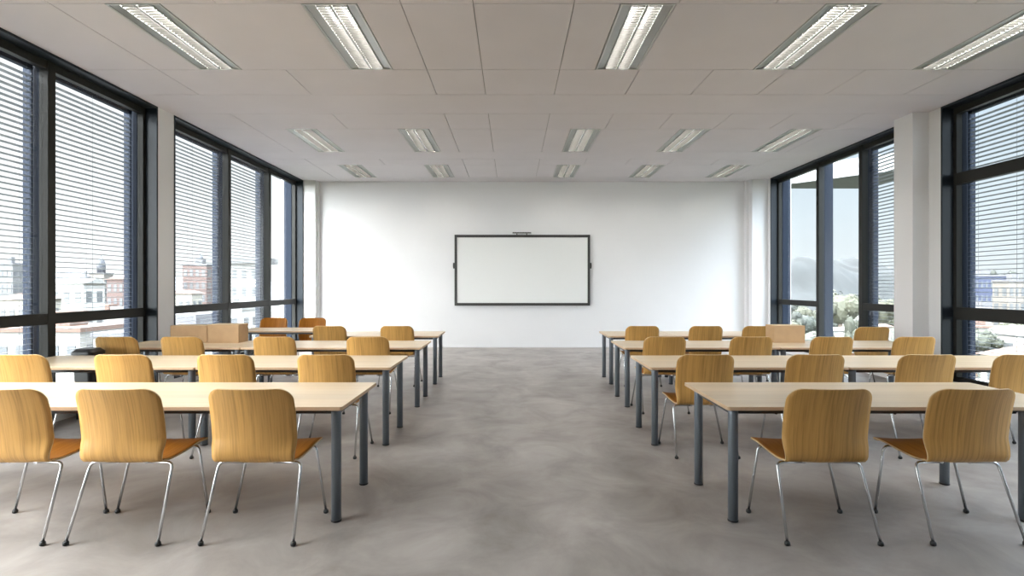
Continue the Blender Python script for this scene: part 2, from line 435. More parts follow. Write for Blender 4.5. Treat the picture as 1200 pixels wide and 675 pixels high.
# ------------------------------------------------------------------ tables
def rounded_rect(w0, w1, d0, d1, r, n=5):
    pts = []
    for cx, cy, a0 in ((w1-r, d1-r, 0), (w0+r, d1-r, 90), (w0+r, d0+r, 180), (w1-r, d0+r, 270)):
        for k in range(n+1):
            a = math.radians(a0 + 90*k/n); pts.append((cx + r*math.cos(a), cy + r*math.sin(a)))
    return pts

def table(x0, x1, y0, label, depth=0.85, legs=None, corner=0.02, group='classroom tables', y1leg=0.17):
    z = 0.74; th = 0.024
    cx = (x0+x1)/2; cy = y0 + depth/2
    root = tag(empty('classroom_table', (cx, cy, 0)), label, 'table', group)
    w = (x1-x0)/2; d = depth/2
    pts = rounded_rect(-w, w, -d, d, corner)
    bm = bmesh.new()
    lo = [bm.verts.new((x, y, z-th)) for x, y in pts]; hi = [bm.verts.new((x, y, z)) for x, y in pts]
    bm.faces.new(hi); bm.faces.new(lo[::-1])
    n = len(pts)
    for k in range(n):
        f = bm.faces.new((lo[k], lo[(k+1) % n], hi[(k+1) % n], hi[k])); f.material_index = 1
    obj('tabletop', bm, [M['birch'], M['edge']], root, bevel=0.002)
    lx = legs or (x0+0.055, x1-0.055)
    for X in lx:
        for yy in (y0+0.055, y0+depth-y1leg):
            bm = bmesh.new(); px, py = X-cx, yy-cy
            lathe(bm, [(0.031, 0.012), (0.031, z-th-0.03), (0.031, z-th-0.0005)], 24, px, py)
            lg = obj('leg', bm, M['leg'], root)
            bm = bmesh.new(); lathe(bm, [(0.026, 0.0), (0.033, 0.003), (0.033, 0.0115)], 20, px, py); obj('foot_cap', bm, M['black'], lg)
    bm = bmesh.new()
    xa, xb = lx[0]-cx, lx[1]-cx; ya, yb = y0+0.075-cy, y0+depth-y1leg-0.02-cy
    zz = (z-th-0.036, z-th-0.0008)
    box(bm, xa+.034, xb-.034, ya, ya+0.022, *zz); box(bm, xa+.034, xb-.034, yb-0.022, yb, *zz)
    for X in (xa, xb): box(bm, X-0.012, X+0.012, ya+.03, yb-.03, *zz)
    obj('apron', bm, M['apron'], root)
    return root

table(-4.95, -1.066, 3.32, 'long pale birch table of the front left row, running from windows to aisle')
table(1.355, 3.60, 3.32, 'pale birch table nearest on the right side of the aisle', legs=(1.41, 3.27))
table(-2.955, -1.134, 4.93, 'pale birch table in the second left row, end at the aisle')
table(-4.95, -2.96, 4.93, 'pale birch table in the second left row, next to the left windows')
table(1.29, 3.145, 4.93, 'pale birch table in the second right row, end at the aisle')
table(3.15, 5.90, 4.93, 'pale birch table in the second right row, reaching the right windows')
table(-3.34, -1.12, 6.50, 'pale birch table in the third left row, end at the aisle')
table(-5.02, -3.345, 6.50, 'pale birch table in the third left row with two cardboard boxes on it')
table(1.373, 3.30, 6.50, 'pale birch table in the third right row, end at the aisle')
table(3.305, 5.20, 6.50, 'pale birch table in the third right row with a cardboard box on it')
table(-3.08, -1.12, 8.02, 'pale birch table in the back left row, end at the aisle')
table(-4.75, -3.17, 8.90, 'smaller round-cornered pale table set back behind the boxes near the left windows', corner=0.10, depth=0.75)
table(1.458, 2.48, 8.02, 'short pale birch table in the back right row, end at the aisle')
table(2.485, 4.10, 8.02, 'pale birch table in the back right row, away from the aisle')

# ------------------------------------------------------------------ chairs
def make_chair():
    root = empty('plywood_chair')
    ctrl = [(0.495, 0.438), (0.488, 0.452), (0.46, 0.461), (0.36, 0.463), (0.24, 0.452), (0.13, 0.446), (0.06, 0.448), (0.02, 0.462),
            (-0.004, 0.492), (-0.014, 0.54), (-0.022, 0.62), (-0.036, 0.72), (-0.058, 0.82), (-0.075, 0.875), (-0.084, 0.905)]
    # resample the profile with a smooth curve
    def cr(p0, p1, p2, p3, t):
        return tuple(0.5*((2*b_) + (-a_+c_)*t + (2*a_-5*b_+4*c_-d_)*t*t + (-a_+3*b_-3*c_+d_)*t**3) for a_, b_, c_, d_ in zip(p0, p1, p2, p3))
    P = []
    for i in range(len(ctrl)-1):
        p0 = ctrl[max(i-1, 0)]; p3 = ctrl[min(i+2, len(ctrl)-1)]
        for k in range(6): P.append(cr(p0, ctrl[i], ctrl[i+1], p3, k/6))
    P.append(ctrl[-1])
    S = [0]
    for a, c in zip(P, P[1:]): S.append(S[-1] + math.dist(a, c))
    tot = S[-1]
    def wd(s):          # half width along the arc
        pts = [(0, 0.236), (0.10, 0.243), (0.28, 0.242), (0.40, 0.240), (0.475, 0.234), (0.53, 0.242), (0.60, 0.249), (0.66, 0.250), (0.80, 0.250), (tot-0.1, 0.248), (tot, 0.243)]
        for (a, wa), (c, wc) in zip(pts, pts[1:]):
            if s <= c:
                q = (s-a)/(c-a); q = q*q*(3-2*q); w = wa + (wc-wa)*q; break
        else: w = pts[-1][1]
        for d, r in ((s, 0.035), (tot-s, 0.075)):
            if d < r: w -= r - math.sqrt(max(0, r*r - (r-d)**2))
        return w
    # extra rows near the two rounded ends
    samp = []
    k = 0
    ends = [tot*0 + 0.035*(1-math.cos(q*PI/2/7)) for q in range(8)] + [tot - 0.075*(1-math.cos(q*PI/2/9)) for q in range(10)]
    mids = [0.035 + (tot-0.11)*q/46 for q in range(1, 46)]
    def at(s):
        for i in range(len(S)-1):
            if s <= S[i+1]+1e-9:
                q = (s-S[i])/(S[i+1]-S[i]); return tuple(P[i][j] + (P[i+1][j]-P[i][j])*q for j in (0, 1))
        return P[-1]
    bm = bmesh.new(); rows = []; N = 16
    for s in sorted(set(ends+mids)):
        y, z = at(min(s, tot)); w = wd(s)
        back = min(1, max(0, (z-0.47)/0.12)); seat = 1-back
        row = []
        for i in range(N+1):
            u = -1 + 2*i/N; x = u*w
            row.append(bm.verts.new((x, y + back*0.75*x*x, z + (seat*0.22*x*x if y > 0.03 else 0))))
        rows.append(row)
    for a, c in zip(rows, rows[1:]):
        for i in range(N):
            f = bm.faces.new((a[i], a[i+1], c[i+1], c[i])); f.smooth = True
    bmesh.ops.recalc_face_normals(bm, faces=bm.faces)
    f0 = max(bm.faces, key=lambda f: f.calc_center_median().z)
    if f0.normal.y < 0:     # make the sitter's side the normal side
        bmesh.ops.reverse_faces(bm, faces=bm.faces)
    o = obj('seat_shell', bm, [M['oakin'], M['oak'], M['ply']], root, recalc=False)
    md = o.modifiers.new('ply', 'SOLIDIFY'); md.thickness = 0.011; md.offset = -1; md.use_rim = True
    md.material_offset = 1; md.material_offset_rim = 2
    # bent steel legs
    def bend(p, corners_r):
        out = [Vector(p[0])]
        for i in range(1, len(p)-1):
            a, b_, c = Vector(p[i-1]), Vector(p[i]), Vector(p[i+1]); r = corners_r
            d1 = (a-b_).normalized(); d2 = (c-b_).normalized()
            s0, s1 = b_ + d1*r, b_ + d2*r
            for k in range(7):
                t = k/6; out.append(s0*(1-t)**2 + b_*2*t*(1-t) + s1*t*t)
        out.append(Vector(p[-1])); return out
    for s in (-1, 1):
        for (yi, yt, yb_, xt, xb, zt) in ((0.10, 0.085, -0.075, 0.250, 0.268, 0.428), (0.37, 0.395, 0.365, 0.222, 0.300, 0.436)):
            bm = bmesh.new()
            tube(bm, bend([(s*0.085, yi, zt-0.002), (s*xt, yt, zt), (s*xb, yb_, 0.020)], 0.035), 0.0085, 10)
            lg = obj('leg', bm, M['chrome'], root)
            bm = bmesh.new()
            lathe(bm, [(0.010, 0.0), (0.0155, 0.004), (0.0165, 0.012), (0.0145, 0.021), (0.0095, 0.026)], 14, s*xb, yb_)
            obj('foot_cap', bm, M['black'], lg)
    bm = bmesh.new()
    for s in (-1, 1): tube(bm, [(s*0.085, 0.085, 0.4265), (s*0.085, 0.385, 0.4345)], 0.0085, 10)
    for y in (0.13, 0.32): box(bm, -0.11, 0.11, y-0.018, y+0.018, 0.4275, 0.4365)
    obj('seat_frame', bm, M['chrome'], root)
    return root

ordn = ['nearest the aisle', 'second from aisle', 'third from aisle', 'fourth from aisle']
chairs = []
def row_chairs(xs, D, rowlab, rots=None, labels=None):
    for i, x in enumerate(xs):
        chairs.append((x, D, (rots[i] if rots else 0), labels[i] if labels else 'oak plywood chair with chrome legs in %s, %s' % (rowlab, ordn[i])))
row_chairs([-1.53, -2.31, -2.98], 3.13, 'the front left row', labels=[
    'large foreground oak plywood chair, first left of the aisle at the front left table',
    'foreground oak plywood chair in the front left row, between two others',
    'foreground oak plywood chair cut by the left edge of the photo'])
row_chairs([1.86, 2.70], 3.13, 'the front right row', labels=[
    'foreground oak plywood chair first right of the aisle, its chrome legs fully in view',
    'foreground oak plywood chair at the front right table, near the right photo edge'])
row_chairs([-1.63, -2.51, -3.41, -4.31], 4.66, 'the second left row')
row_chairs([1.695, 2.66, 3.635, 4.47], 4.66, 'the second right row')
row_chairs([-1.70, -2.80, -3.89, -4.66], 6.26, 'the third left row')
row_chairs([1.80, 2.82, 3.77, 4.74], 6.26, 'the third right row')
row_chairs([-1.72, -2.73], 7.94, 'the back left row')
row_chairs([1.95, 2.90, 3.70], 7.94, 'the back right row')
row_chairs([5.26], 7.75, '', labels=['lone oak plywood chair before the far right window, beyond the end of the tables'])
row_chairs([-4.42, -3.70], 9.80, '', rots=[PI, PI], labels=[
    'oak plywood chair behind the set-back left table, the one nearer the window',
    'oak plywood chair behind the set-back left table, the one nearer the aisle'])
proto = None
for (x, D, rz, lab) in chairs:
    c = make_chair() if proto is None else copy_tree(proto)
    proto = proto or c
    c.location = (x, D, 0); c.rotation_euler = (0, 0, rz + random.uniform(-0.012, 0.012))
    tag(c, lab, 'chair', 'oak plywood chairs at the tables')

# ------------------------------------------------------------------ boxes and bin
def carton(x0, x1, y0, y1, h, label, rz=0):
    cx, cy = (x0+x1)/2, (y0+y1)/2; z0 = 0.7405
    t = tag(empty('cardboard_box', (cx, cy, z0), rz), label, 'box', 'cardboard boxes on the tables')
    w, d = (x1-x0)/2, (y1-y0)/2; th = 0.006
    bm = bmesh.new()
    box(bm, -w, w, -d, d, 0, th); box(bm, -w, w, -d, -d+th, th, h); box(bm, -w, w, d-th, d, th, h)
    box(bm, -w, -w+th, -d+th, d-th, th, h); box(bm, w-th, w, -d+th, d-th, th, h)
    obj('box_body', bm, M['card'], t)
    bm = bmesh.new()
    box(bm, -w, w, -d, -0.002, h, h+th*0.7); box(bm, -w, w, 0.002, d, h, h+th*0.7)
    obj('lid_flap', bm, M['cardtape'], t)
carton(-4.56, -4.07, 7.06, 7.30, 0.225, 'light brown cardboard box on the third left row table, the one nearer the window')
carton(-4.05, -3.64, 7.04, 7.30, 0.240, 'light brown cardboard box on the third left row table, the one nearer the aisle')
carton(3.50, 3.91, 7.06, 7.30, 0.225, 'light brown cardboard box on the third right row table')

t = tag(empty('waste_bin', (-4.82, 6.02, 0)), 'slim black waste bin by the left windows behind the second row', 'bin')
bm = bmesh.new()
a = rounded_rect(-0.085, 0.085, -0.085, 0.085, 0.03); c = rounded_rect(-0.105, 0.105, -0.105, 0.105, 0.035)
lo = [bm.verts.new((x, y, 0)) for x, y in a]; hi = [bm.verts.new((x, y, 0.72)) for x, y in c]
n = len(a); bm.faces.new(lo[::-1]); bm.faces.new(hi)
for k in range(n): bm.faces.new((lo[k], lo[(k+1) % n], hi[(k+1) % n], hi[k]))
obj('bin_body', bm, M['bin'], t)
bm = bmesh.new()
c = rounded_rect(-0.12, 0.12, -0.12, 0.12, 0.04); c2 = rounded_rect(-0.09, 0.09, -0.09, 0.09, 0.04)
A = [bm.verts.new((x, y, 0.721)) for x, y in c]; B = [bm.verts.new((x, y, 0.755)) for x, y in c]; C_ = [bm.verts.new((x, y, 0.79)) for x, y in c2]
bm.faces.new(A[::-1]); bm.faces.new(C_)
for u, v in ((A, B), (B, C_)):
    for k in range(n): bm.faces.new((u[k], u[(k+1) % n], v[(k+1) % n], v[k]))
obj('lid', bm, M['bin'], t)

# ------------------------------------------------------------------ outside
GZ = -12.0
def px(x, D): return (x-600)/F*D
def pz(y, D): return CAMZ + (335-y)/F*D

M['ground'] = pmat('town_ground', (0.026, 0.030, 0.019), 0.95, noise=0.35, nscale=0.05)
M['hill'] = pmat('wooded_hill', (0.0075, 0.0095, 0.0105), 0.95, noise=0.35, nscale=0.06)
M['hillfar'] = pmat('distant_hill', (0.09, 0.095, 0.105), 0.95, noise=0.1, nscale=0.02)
for k_, c_ in {'cream': (0.24, 0.225, 0.19), 'white': (0.30, 0.295, 0.28), 'stone': (0.10, 0.09, 0.08), 'brick': (0.075, 0.048, 0.042), 'pale': (0.18, 0.175, 0.16),
               'teal': (0.07, 0.17, 0.16), 'blueg': (0.02, 0.027, 0.055), 'concrete': (0.09, 0.09, 0.09)}.items():
    M[k_] = pmat('facade_'+k_, c_, 0.85, noise=0.06, nscale=0.4)
M['rtile'] = pmat('roof_tile', (0.10, 0.062, 0.048), 0.85, noise=0.15, nscale=1.0)
M['rgrey'] = pmat('roof_grey', (0.08, 0.08, 0.085), 0.85, noise=0.1, nscale=0.5)
M['rwhite'] = pmat('roof_light', (0.20, 0.20, 0.19), 0.85, noise=0.08, nscale=0.5)
M['dome'] = pmat('dome_copper', (0.04, 0.042, 0.05), 0.6)
M['pane'] = pmat('far_window_glass', (0.07, 0.075, 0.08), 0.3, spec=0.4)
M['canopy'] = pmat('canopy_underside', (0.10, 0.105, 0.11), 0.7)
M['canopyf'] = pmat('canopy_edge', (0.22, 0.225, 0.23), 0.5)
M['leafa'] = pmat('leaves_pale', (0.045, 0.047, 0.028), 0.7, noise=0.3, nscale=0.7)
M['leafb'] = pmat('leaves_mid', (0.026, 0.030, 0.018), 0.7, noise=0.3, nscale=0.7)
M['leafc'] = pmat('leaves_dark', (0.016, 0.021, 0.015), 0.7, noise=0.3, nscale=0.7)
M['bark'] = pmat('bark', (0.12, 0.09, 0.07), 0.9)

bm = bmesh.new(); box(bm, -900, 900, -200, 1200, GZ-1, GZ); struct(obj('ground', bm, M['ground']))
def ridge(name, pts, D, depth, mat, n=320, m=16):
    """pts: skyline as (pixel x, pixel y) at distance D; the ridge has a slope in front and a body behind"""
    from mathutils import noise
    bm = bmesh.new(); rows = []
    x0, x1 = pts[0][0], pts[-1][0]
    def sky(x):
        for (a, b_), (c, d_) in zip(pts, pts[1:]):
            if x <= c: q = (x-a)/(c-a); q = q*q*(3-2*q); return b_ + (d_-b_)*q
        return pts[-1][1]
    for j in range(m):
        v = j/(m-1); y = D - depth*0.6 + depth*1.2*v
        up = math.sin(min(v/0.5, 1)*PI/2) if v <= 0.5 else math.cos((v-0.5)/0.5*PI/2)
        row = []
        for i in range(n+1):
            p = x0 + (x1-x0)*i/n; x = px(p, D); h = pz(sky(p), D) - GZ
            nz_ = noise.noise((x*0.05, y*0.05, 0))*D*0.012 + noise.noise((x*0.22, y*0.22, 3))*D*0.006
            row.append(bm.verts.new((x, y, GZ + max(0, h*up + nz_*min(1, up*2)))))
        rows.append(row)
    for a, c in zip(rows, rows[1:]):
        for k in range(n): bm.faces.new((a[k], a[k+1], c[k+1], c[k])).smooth = True
    return struct(obj(name, bm, mat))
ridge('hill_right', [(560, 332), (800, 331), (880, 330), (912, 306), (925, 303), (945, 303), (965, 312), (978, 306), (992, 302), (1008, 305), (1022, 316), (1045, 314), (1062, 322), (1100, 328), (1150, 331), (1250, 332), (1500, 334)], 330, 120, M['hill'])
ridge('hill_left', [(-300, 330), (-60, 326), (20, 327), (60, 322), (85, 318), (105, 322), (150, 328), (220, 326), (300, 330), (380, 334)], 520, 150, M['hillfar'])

unit = bmesh.new(); box(unit, -0.5, 0.5, -0.03, 0.03, -0.5, 0.5)
unit_me = bpy.data.meshes.new('window'); bmesh.ops.recalc_face_normals(unit, faces=unit.faces); unit.to_mesh(unit_me); unit.free(); unit_me.materials.append(M['pane'])

def building(xc, yc, w, d, ztop, wall, roof, rooftype, label, group=None, bays=4, name='town_building', rows=None, rz=0, cat='building', wsize=0.5):
    t = tag(empty(name, (xc, yc, GZ), rz), label, cat, group)
    h = ztop-GZ; bm = bmesh.new()
    ph = 0.16*w if rooftype in ('gable', 'hip') else 0
    hw_ = h-ph
    box(bm, -w/2, w/2, -d/2, d/2, 0, hw_)
    if rooftype == 'flat':
        pass
    obj('wall', bm, M[wall], t)
    bm = bmesh.new(); e = 0.35
    if rooftype == 'flat':
        box(bm, -w/2-e*.4, w/2+e*.4, -d/2-e*.4, d/2+e*.4, hw_, hw_+0.35)
        box(bm, -w*.12, w*.18, -d*.2, d*.15, hw_+0.35, hw_+1.6)
    elif rooftype == 'slab':
        box(bm, -w/2-1.2, w/2+1.2, -d/2-1.5, d/2+1, hw_, hw_+1.1)
    else:
        x0, x1, y0, y1 = -w/2-e, w/2+e, -d/2-e, d/2+e; ri = 0 if rooftype == 'gable' else w*0.22
        vs = [bm.verts.new(p) for p in ((x0, y0, hw_), (x1, y0, hw_), (x1, y1, hw_), (x0, y1, hw_), (x0+ri, 0, h), (x1-ri, 0, h))]
        for f in ((0,1,5,4), (2,3,4,5), (1,2,5), (3,0,4), (3,2,1,0)): bm.faces.new([vs[i] for i in f])
    obj('roof', bm, M[roof], t)
    rows = rows or max(2, int(hw_/3.2)); bays_s = max(2, min(4, int(d/4)))
    zs = [hw_ - 1.9 - k*3.1 for k in range(rows) if hw_-1.9-k*3.1 > 1]
    side = 1 if xc < 0 else -1
    for z in zs:
        for k in range(bays):
            wo = bpy.data.objects.new('window', unit_me); COL.objects.link(wo); wo.parent = t
            wo.location = (-w/2 + (k+0.5)*w/bays, -d/2-0.03, z); wo.scale = (w/bays*wsize, 1, 1.6)
        for k in range(bays_s):
            wo = bpy.data.objects.new('window', unit_me); COL.objects.link(wo); wo.parent = t
            wo.location = (side*(w/2+0.03), -d/2 + (k+0.5)*d/bays_s, z); wo.scale = (d/bays_s*wsize, 1, 1.6); wo.rotation_euler = (0, 0, PI/2)
    return t

def dome_on(t, r, z0, h, mat):
    bm = bmesh.new()
    lathe(bm, [(r*0.95, z0), (r*0.95, z0+h*.25), (r, z0+h*.3), (r*.93, z0+h*.5), (r*.7, z0+h*.68), (r*.35, z0+h*.8), (r*.16, z0+h*.83), (r*.14, z0+h*.93), (0.05, z0+h)], 14)
    obj('dome', bm, M[mat], t)

PLACED = []
def free(x, y, r, keep=False):
    if any((x-a)**2 + (y-b_)**2 < (r+q)**2 for a, b_, q in PLACED): return keep and not PLACED.append((x, y, r))
    PLACED.append((x, y, r)); return True
def B(pxc, D, wpx, top, wall, roof, rt, label, group=None, **k):
    w = wpx/F*D
    if not free(px(pxc, D), D + w*0.4, w*0.68) and 'small pale town' in label: return None
    return building(px(pxc, D), D + w*0.4, w, w*0.8, pz(top, D), wall, roof, rt, label, group, **k)
LW = 'buildings seen through the left windows'
b1 = B(113, 150, 18, 321, 'stone', 'rgrey', 'flat', 'grey domed church tower on the skyline through the left blinds', LW, bays=3)
dome_on(b1, 1.1, pz(321, 150)-GZ+0.4, 5.2, 'dome')
b2 = B(228, 130, 28, 311, 'brick', 'rgrey', 'flat', 'brown building with a small central dome through the far left window', LW, bays=4)
dome_on(b2, 0.8, pz(311, 130)-GZ+0.4, 2.8, 'dome')
B(286, 95, 34, 309, 'white', 'concrete', 'slab', 'white block under a wide grey roof slab through the far left window', LW, bays=3)
B(78, 75, 40, 326, 'white', 'rwhite', 'gable', 'large white gabled hall through the left blinds, below the hills', LW, bays=3)
B(98, 120, 7, 326, 'teal', 'rgrey', 'flat', 'narrow teal tower block beside the domed church', LW, bays=2)
B(7, 110, 16, 310, 'concrete', 'rgrey', 'flat', 'grey tower block at the left photo edge through the blinds', LW, bays=3)
B(142, 118, 34, 322, 'brick', 'rtile', 'hip', 'reddish tiled-roof block right of the domed church', LW, bays=5)
B(20, 62, 44, 344, 'cream', 'rtile', 'hip', 'cream house with a tiled hip roof at the far left of the view', LW, bays=4)
B(160, 66, 26, 345, 'cream', 'rgrey', 'flat', 'cream flat-roofed block just left of the white pier', LW, bays=4)
B(212, 80, 26, 340, 'cream', 'rtile', 'hip', 'cream hip-roofed house below the brown domed building', LW, bays=3)
rr = random.Random(3)
for i in range(200):
    D = rr.uniform(34, 125)
    pxc = rr.uniform(-70, 350)
    if D < 60 and pxc > 190: pxc = rr.uniform(-60, 185)
    top = 335 + rr.uniform(4.0, 7.5)*F/D*0.9 - (3 if D > 80 else 0)
    B(pxc, D, rr.uniform(9, 14)*F/D*0.72, top, rr.choice(['cream', 'white', 'pale', 'pale', 'stone']), rr.choice(['rwhite', 'rgrey', 'rtile', 'rwhite']),
      rr.choice(['flat', 'flat', 'hip', 'gable']), 'small pale town house packed among others below the skyline through the left windows',
      'small town houses beyond the left windows', bays=rr.choice([3, 4, 5]), rows=2, name='town_house', cat='house')
RW = 'buildings seen through the right windows'
B(1162, 120, 40, 324, 'blueg', 'rgrey', 'flat', 'dark blue office block through the near right blinds', RW, bays=7, wsize=0.35)
B(1195, 100, 26, 330, 'stone', 'rgrey', 'flat', 'grey block at the right photo edge behind the blinds', RW, bays=4)
B(985, 62, 20, 384, 'white', 'rwhite', 'gable', 'small white gabled house under the trees in the middle pane', RW, bays=2, name='town_house', cat='house')
B(935, 85, 16, 378, 'white', 'rgrey', 'hip', 'small white house in the narrow far right pane', RW, bays=2, name='town_house', cat='house')
B(1035, 75, 18, 380, 'cream', 'rtile', 'hip', 'small cream house with a tiled roof beside the pier', RW, bays=2, name='town_house', cat='house')
B(1000, 100, 16, 368, 'white', 'rgrey', 'flat', 'small white flat-roofed house low in the middle pane', RW, bays=2, name='town_house', cat='house')
for i in range(60):
    D = rr.uniform(40, 125); pxc = rr.uniform(1125, 1320)
    B(pxc, D, rr.uniform(8, 12)*F/D*0.72, 335 + rr.uniform(5.5, 9.5)*F/D*0.9, rr.choice(['cream', 'white', 'pale']), rr.choice(['rwhite', 'rgrey', 'rtile']),
      rr.choice(['flat', 'hip', 'gable']), 'small pale town house among trees beyond the near right window', 'small town houses beyond the near right window',
      bays=3, rows=2, name='town_house', cat='house')

# trees: crowns of leaf clumps over a trunk
def crown_mesh(seed, mat, n=2600, flat=0.8):
    rnd = random.Random(seed); bm = bmesh.new()
    lumps = [(Vector((0, 0, 0)), 0.62)]
    for k in range(11):
        a = rnd.uniform(0, 2*PI); e_ = rnd.uniform(-0.35, 0.9)
        v = Vector((math.cos(a)*math.cos(e_), math.sin(a)*math.cos(e_), math.sin(e_)*flat))
        lumps.append((v*rnd.uniform(0.45, 0.68), rnd.uniform(0.28, 0.42)))
    for i in range(n):
        c, r0 = rnd.choice(lumps)
        v = Vector((rnd.gauss(0, 1), rnd.gauss(0, 1), rnd.gauss(0, 1))).normalized()
        p = c + v*r0*rnd.uniform(0.75, 1.03); s_ = rnd.uniform(0.03, 0.065)
        u = v.cross(Vector((rnd.gauss(0, 1), rnd.gauss(0, 1), rnd.gauss(0, 1)))).normalized(); w_ = v.cross(u)
        w_ = (w_ + v*rnd.uniform(-.7, .7)).normalized()
        bm.faces.new([bm.verts.new(p + u*s_*a + w_*s_*b_) for a, b_ in ((-1, 0), (0, -0.7), (1, 0), (0, 0.7))])
    for c, r0 in lumps:     # solid inner body of the foliage
        bmesh.ops.create_icosphere(bm, subdivisions=2, radius=r0*0.82, matrix=Matrix.Translation(c))
    me = bpy.data.meshes.new('crown'); bm.to_mesh(me); bm.free(); me.materials.append(mat); return me
CM = {k_: [crown_mesh(s_+ord(k_[-1]), M[k_]) for s_ in (1, 20)] for k_ in ('leafa', 'leafb', 'leafc')}
tb = bmesh.new(); tube(tb, [(0, 0, 0), (0.02, 0.01, 0.5), (-0.02, 0, 1.0)], [0.05, 0.035, 0.02], 8)
trunk_me = bpy.data.meshes.new('trunk'); tb.to_mesh(trunk_me); tb.free(); trunk_me.materials.append(M['bark'])
def tree(pxc, D, top, wpx, kind, label, group):
    x = px(pxc, D); zt = pz(top, D); R_ = wpx/2/F*D; hgt = max(R_*0.8, (zt-GZ)*0.27)
    if not free(x, D, R_*1.03) and label.startswith('small ') and 'foot' not in label: return
    t = tag(empty('broadleaf_tree', (x, D, GZ), random.uniform(0, 6)), label, 'tree', group)
    c = bpy.data.objects.new('crown', random.choice(CM[kind])); COL.objects.link(c); c.parent = t
    c.location = (0, 0, zt-GZ-hgt); c.scale = (R_*1.05, R_*1.05, hgt)
    k_ = bpy.data.objects.new('trunk', trunk_me); COL.objects.link(k_); k_.parent = t
    H_ = zt-GZ-hgt; k_.scale = (H_*0.9, H_*0.9, H_)
TR = 'trees beyond the right windows'
tree(984, 70, 329, 58, 'leafa', 'big rounded pale green tree filling the middle pane of the far right window', TR)
tree(938, 90, 352, 36, 'leafa', 'pale tree seen low in the narrow leftmost pane of the far right window', TR)
tree(1034, 80, 338, 40, 'leafa', 'pale green tree seen through the blind beside the right pier', TR)
tree(1002, 55, 358, 30, 'leafb', 'mid green tree below the big pale one in the far right window', TR)
tree(968, 58, 366, 24, 'leafa', 'small pale tree at the foot of the big one in the far right window', TR)
tree(1160, 180, 311, 19, 'leafc', 'dark round tree above the blue office block, the left one of two', TR)
tree(1182, 180, 311, 19, 'leafc', 'dark round tree above the blue office block, the right one of two', TR)
for i in range(420):
    D = rr.uniform(38, 130); a = rr.random()
    pxc = rr.uniform(905, 1062) if a < 0.45 else rr.uniform(1120, 1330)
    k_ = rr.choice(['leafa', 'leafa', 'leafb', 'leafc'])
    nm = {'leafa': 'pale green', 'leafb': 'mid green', 'leafc': 'dark green'}[k_]
    where = 'far right window' if pxc < 1090 else 'near right window'
    tree(pxc, D, 335 + rr.uniform(2.8, 6.5)*F/D*0.9, rr.uniform(6.5, 10.5)*F/D*0.85, k_, 'small %s tree in the low treetops beyond the %s' % (nm, where), 'low %s treetops beyond the %s' % (nm, where))
for i in range(60):
    D = rr.uniform(36, 110); pxc = rr.uniform(-40, 200)
    tree(pxc, D, 335 + rr.uniform(4.5, 8.0)*F/D*0.9, rr.uniform(4, 6)*F/D, 'leafb', 'small green tree between the pale houses beyond the left windows', 'green trees beyond the left windows')

# curved entrance canopy outside the far right window
t = tag(empty('curved_canopy', (10, 24, 6.0)), 'curved pale canopy roof high outside the far right window', 'canopy')
nearc = [(6.75, 25.2), (9.0, 25.0), (11.5, 24.9), (13.0, 24.4), (14.0, 23.4), (15.0, 22.3), (16.2, 21.4), (17.2, 20.9)]
bm = bmesh.new(); z0 = pz(221, 25.6)
A = [bm.verts.new((x-10, y-24, z0-6)) for x, y in nearc]; Bv = [bm.verts.new((x-10, 25.6-24, z0-6)) for x, y in nearc]
A2 = [bm.verts.new((x-10, y-24, z0-6+0.25)) for x, y in nearc]; B2 = [bm.verts.new((x-10, 25.6-24, z0-6+0.25)) for x, y in nearc]
for k in range(len(nearc)-1):
    bm.faces.new((A[k], A[k+1], Bv[k+1], Bv[k])); bm.faces.new((A2[k], B2[k], B2[k+1], A2[k+1]))
    bm.faces.new((Bv[k], Bv[k+1], B2[k+1], B2[k])); bm.faces.new((A[k], A2[k], A2[k+1], A[k+1]))
bm.faces.new((A[0], Bv[0], B2[0], A2[0])); bm.faces.new((A[-1], A2[-1], B2[-1], Bv[-1]))
obj('canopy_slab', bm, M['canopy'], t)
bm = bmesh.new()
prev = None
for x, y in nearc:
    r4 = [bm.verts.new((x-10, y-24+dy, z0-6+dz)) for dy, dz in ((-0.06, 0.02), (-0.06, 0.75), (-0.003, 0.75), (-0.003, 0.02))]
    if prev:
        for i in range(4): bm.faces.new((prev[i], prev[(i+1) % 4], r4[(i+1) % 4], r4[i]))
    else: bm.faces.new(r4)
    prev = r4
bm.faces.new(prev[::-1]); obj('fascia', bm, M['canopyf'], t)

# ------------------------------------------------------------------ sky
w = bpy.data.worlds.new('sky'); bpy.context.scene.world = w; w.use_nodes = True; nt = w.node_tree; nt.nodes.clear()
tc = nt.nodes.new('ShaderNodeTexCoord'); sx = nt.nodes.new('ShaderNodeSeparateXYZ'); nt.links.new(tc.outputs['Generated'], sx.inputs[0])
rp = nt.nodes.new('ShaderNodeValToRGB'); cr = rp.color_ramp
cr.elements[0].position = 0.0; cr.elements[0].color = (0.90, 0.94, 0.96, 1)
cr.elements[1].position = 0.6; cr.elements[1].color = (0.72, 0.765, 0.82, 1)
e = cr.elements.new(0.12); e.color = (0.80, 0.89, 0.96, 1)
e = cr.elements.new(0.38); e.color = (0.56, 0.70, 0.88, 1)
nt.links.new(sx.outputs['Z'], rp.inputs['Fac'])
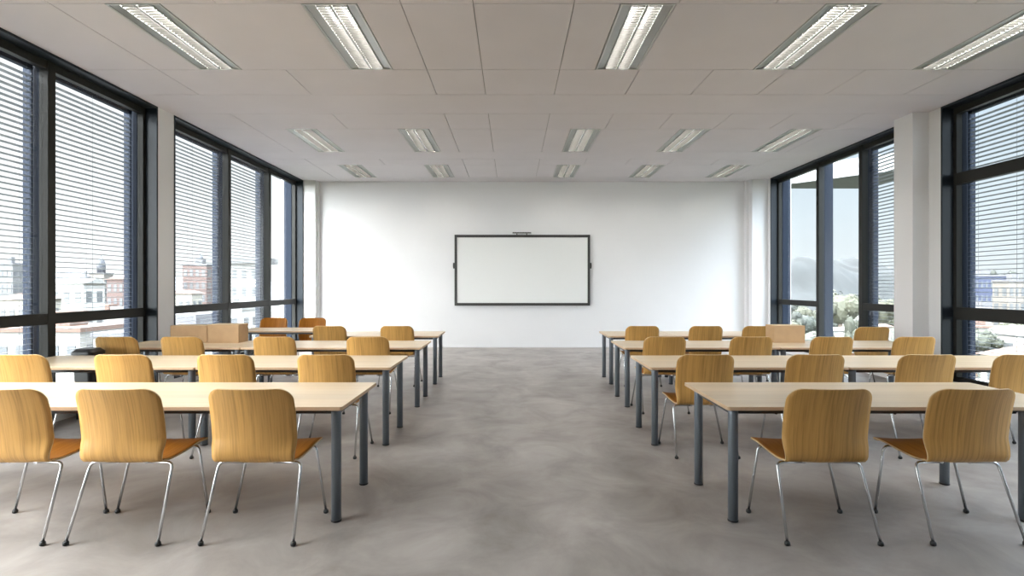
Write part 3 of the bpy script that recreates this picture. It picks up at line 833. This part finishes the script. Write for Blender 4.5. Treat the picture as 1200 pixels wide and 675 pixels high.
# hazier, brighter towards the left side
mrx = nt.nodes.new('ShaderNodeMapRange'); mrx.inputs[1].default_value = 0.35; mrx.inputs[2].default_value = -0.75
mrx.inputs[3].default_value = 0.0; mrx.inputs[4].default_value = 1.0
nt.links.new(sx.outputs['X'], mrx.inputs[0])
mix = nt.nodes.new('ShaderNodeMix'); mix.data_type = 'RGBA'; mix.inputs['B'].default_value = (1.30, 1.30, 1.30, 1)
nt.links.new(mrx.outputs[0], mix.inputs['Factor']); nt.links.new(rp.outputs[0], mix.inputs['A'])
nz = nt.nodes.new('ShaderNodeTexNoise'); nz.inputs['Scale'].default_value = 3.0; nz.inputs['Detail'].default_value = 5
mp = nt.nodes.new('ShaderNodeMapping'); mp.inputs['Scale'].default_value = (1, 1, 4); nt.links.new(tc.outputs['Generated'], mp.inputs[0]); nt.links.new(mp.outputs[0], nz.inputs['Vector'])
mrn = nt.nodes.new('ShaderNodeMapRange'); mrn.inputs[3].default_value = 0.94; mrn.inputs[4].default_value = 1.08; nt.links.new(nz.outputs['Fac'], mrn.inputs[0])
# sky above the window view is boosted to bring more light indoors
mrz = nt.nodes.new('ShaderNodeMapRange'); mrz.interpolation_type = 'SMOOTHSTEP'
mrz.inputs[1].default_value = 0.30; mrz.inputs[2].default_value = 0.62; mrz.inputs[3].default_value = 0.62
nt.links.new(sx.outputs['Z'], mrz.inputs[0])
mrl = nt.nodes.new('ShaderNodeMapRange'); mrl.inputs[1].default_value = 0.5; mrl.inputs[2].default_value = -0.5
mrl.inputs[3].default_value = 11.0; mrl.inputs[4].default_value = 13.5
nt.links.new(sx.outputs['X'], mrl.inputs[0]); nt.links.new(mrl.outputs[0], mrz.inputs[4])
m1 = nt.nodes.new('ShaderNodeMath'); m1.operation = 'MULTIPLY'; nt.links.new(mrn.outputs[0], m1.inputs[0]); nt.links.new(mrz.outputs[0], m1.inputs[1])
# added brightening of the unseen sky behind the camera, peaking left, lights the room
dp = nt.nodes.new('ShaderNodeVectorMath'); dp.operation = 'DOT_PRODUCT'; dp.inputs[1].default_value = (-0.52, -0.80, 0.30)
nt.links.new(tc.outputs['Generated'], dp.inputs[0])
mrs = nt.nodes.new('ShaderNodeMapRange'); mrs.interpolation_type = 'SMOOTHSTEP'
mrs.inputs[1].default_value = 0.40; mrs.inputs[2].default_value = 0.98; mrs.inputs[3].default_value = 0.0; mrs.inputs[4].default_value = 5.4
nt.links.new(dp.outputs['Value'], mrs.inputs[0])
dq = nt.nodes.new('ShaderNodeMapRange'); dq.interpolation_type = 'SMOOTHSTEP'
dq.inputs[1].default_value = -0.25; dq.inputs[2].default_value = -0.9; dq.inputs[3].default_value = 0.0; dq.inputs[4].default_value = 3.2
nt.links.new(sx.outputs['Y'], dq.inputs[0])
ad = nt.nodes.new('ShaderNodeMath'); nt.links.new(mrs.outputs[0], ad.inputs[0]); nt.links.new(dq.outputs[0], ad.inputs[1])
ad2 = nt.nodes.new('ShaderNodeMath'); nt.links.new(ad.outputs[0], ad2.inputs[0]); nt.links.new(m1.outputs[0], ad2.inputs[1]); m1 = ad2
bg = nt.nodes.new('ShaderNodeBackground'); ow = nt.nodes.new('ShaderNodeOutputWorld')
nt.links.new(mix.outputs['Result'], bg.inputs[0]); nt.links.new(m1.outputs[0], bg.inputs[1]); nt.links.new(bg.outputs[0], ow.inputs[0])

# ------------------------------------------------------------------ camera and view
cam = bpy.data.cameras.new('camera'); co = bpy.data.objects.new('camera', cam); COL.objects.link(co)
co.location = (0, 0, CAMZ); co.rotation_euler = (PI/2, 0, 0)
cam.sensor_width = 36; cam.lens = F/1200*36; cam.shift_y = -2.5/1200; cam.clip_start = 0.05; cam.clip_end = 3000
s = bpy.context.scene; s.camera = co
s.view_settings.view_transform = 'Standard'; s.view_settings.look = 'None'; s.view_settings.gamma = 1
s.view_settings.use_curve_mapping = False; s.view_settings.exposure = 0.92
cy = s.cycles
cy.max_bounces = 10; cy.diffuse_bounces = 6; cy.glossy_bounces = 4; cy.transparent_max_bounces = 24
cy.use_denoising = True
try: cy.denoiser = 'OPENIMAGEDENOISE'
except Exception: pass
cy.sample_clamp_indirect = 6.0; cy.caustics_reflective = False; cy.caustics_refractive = False
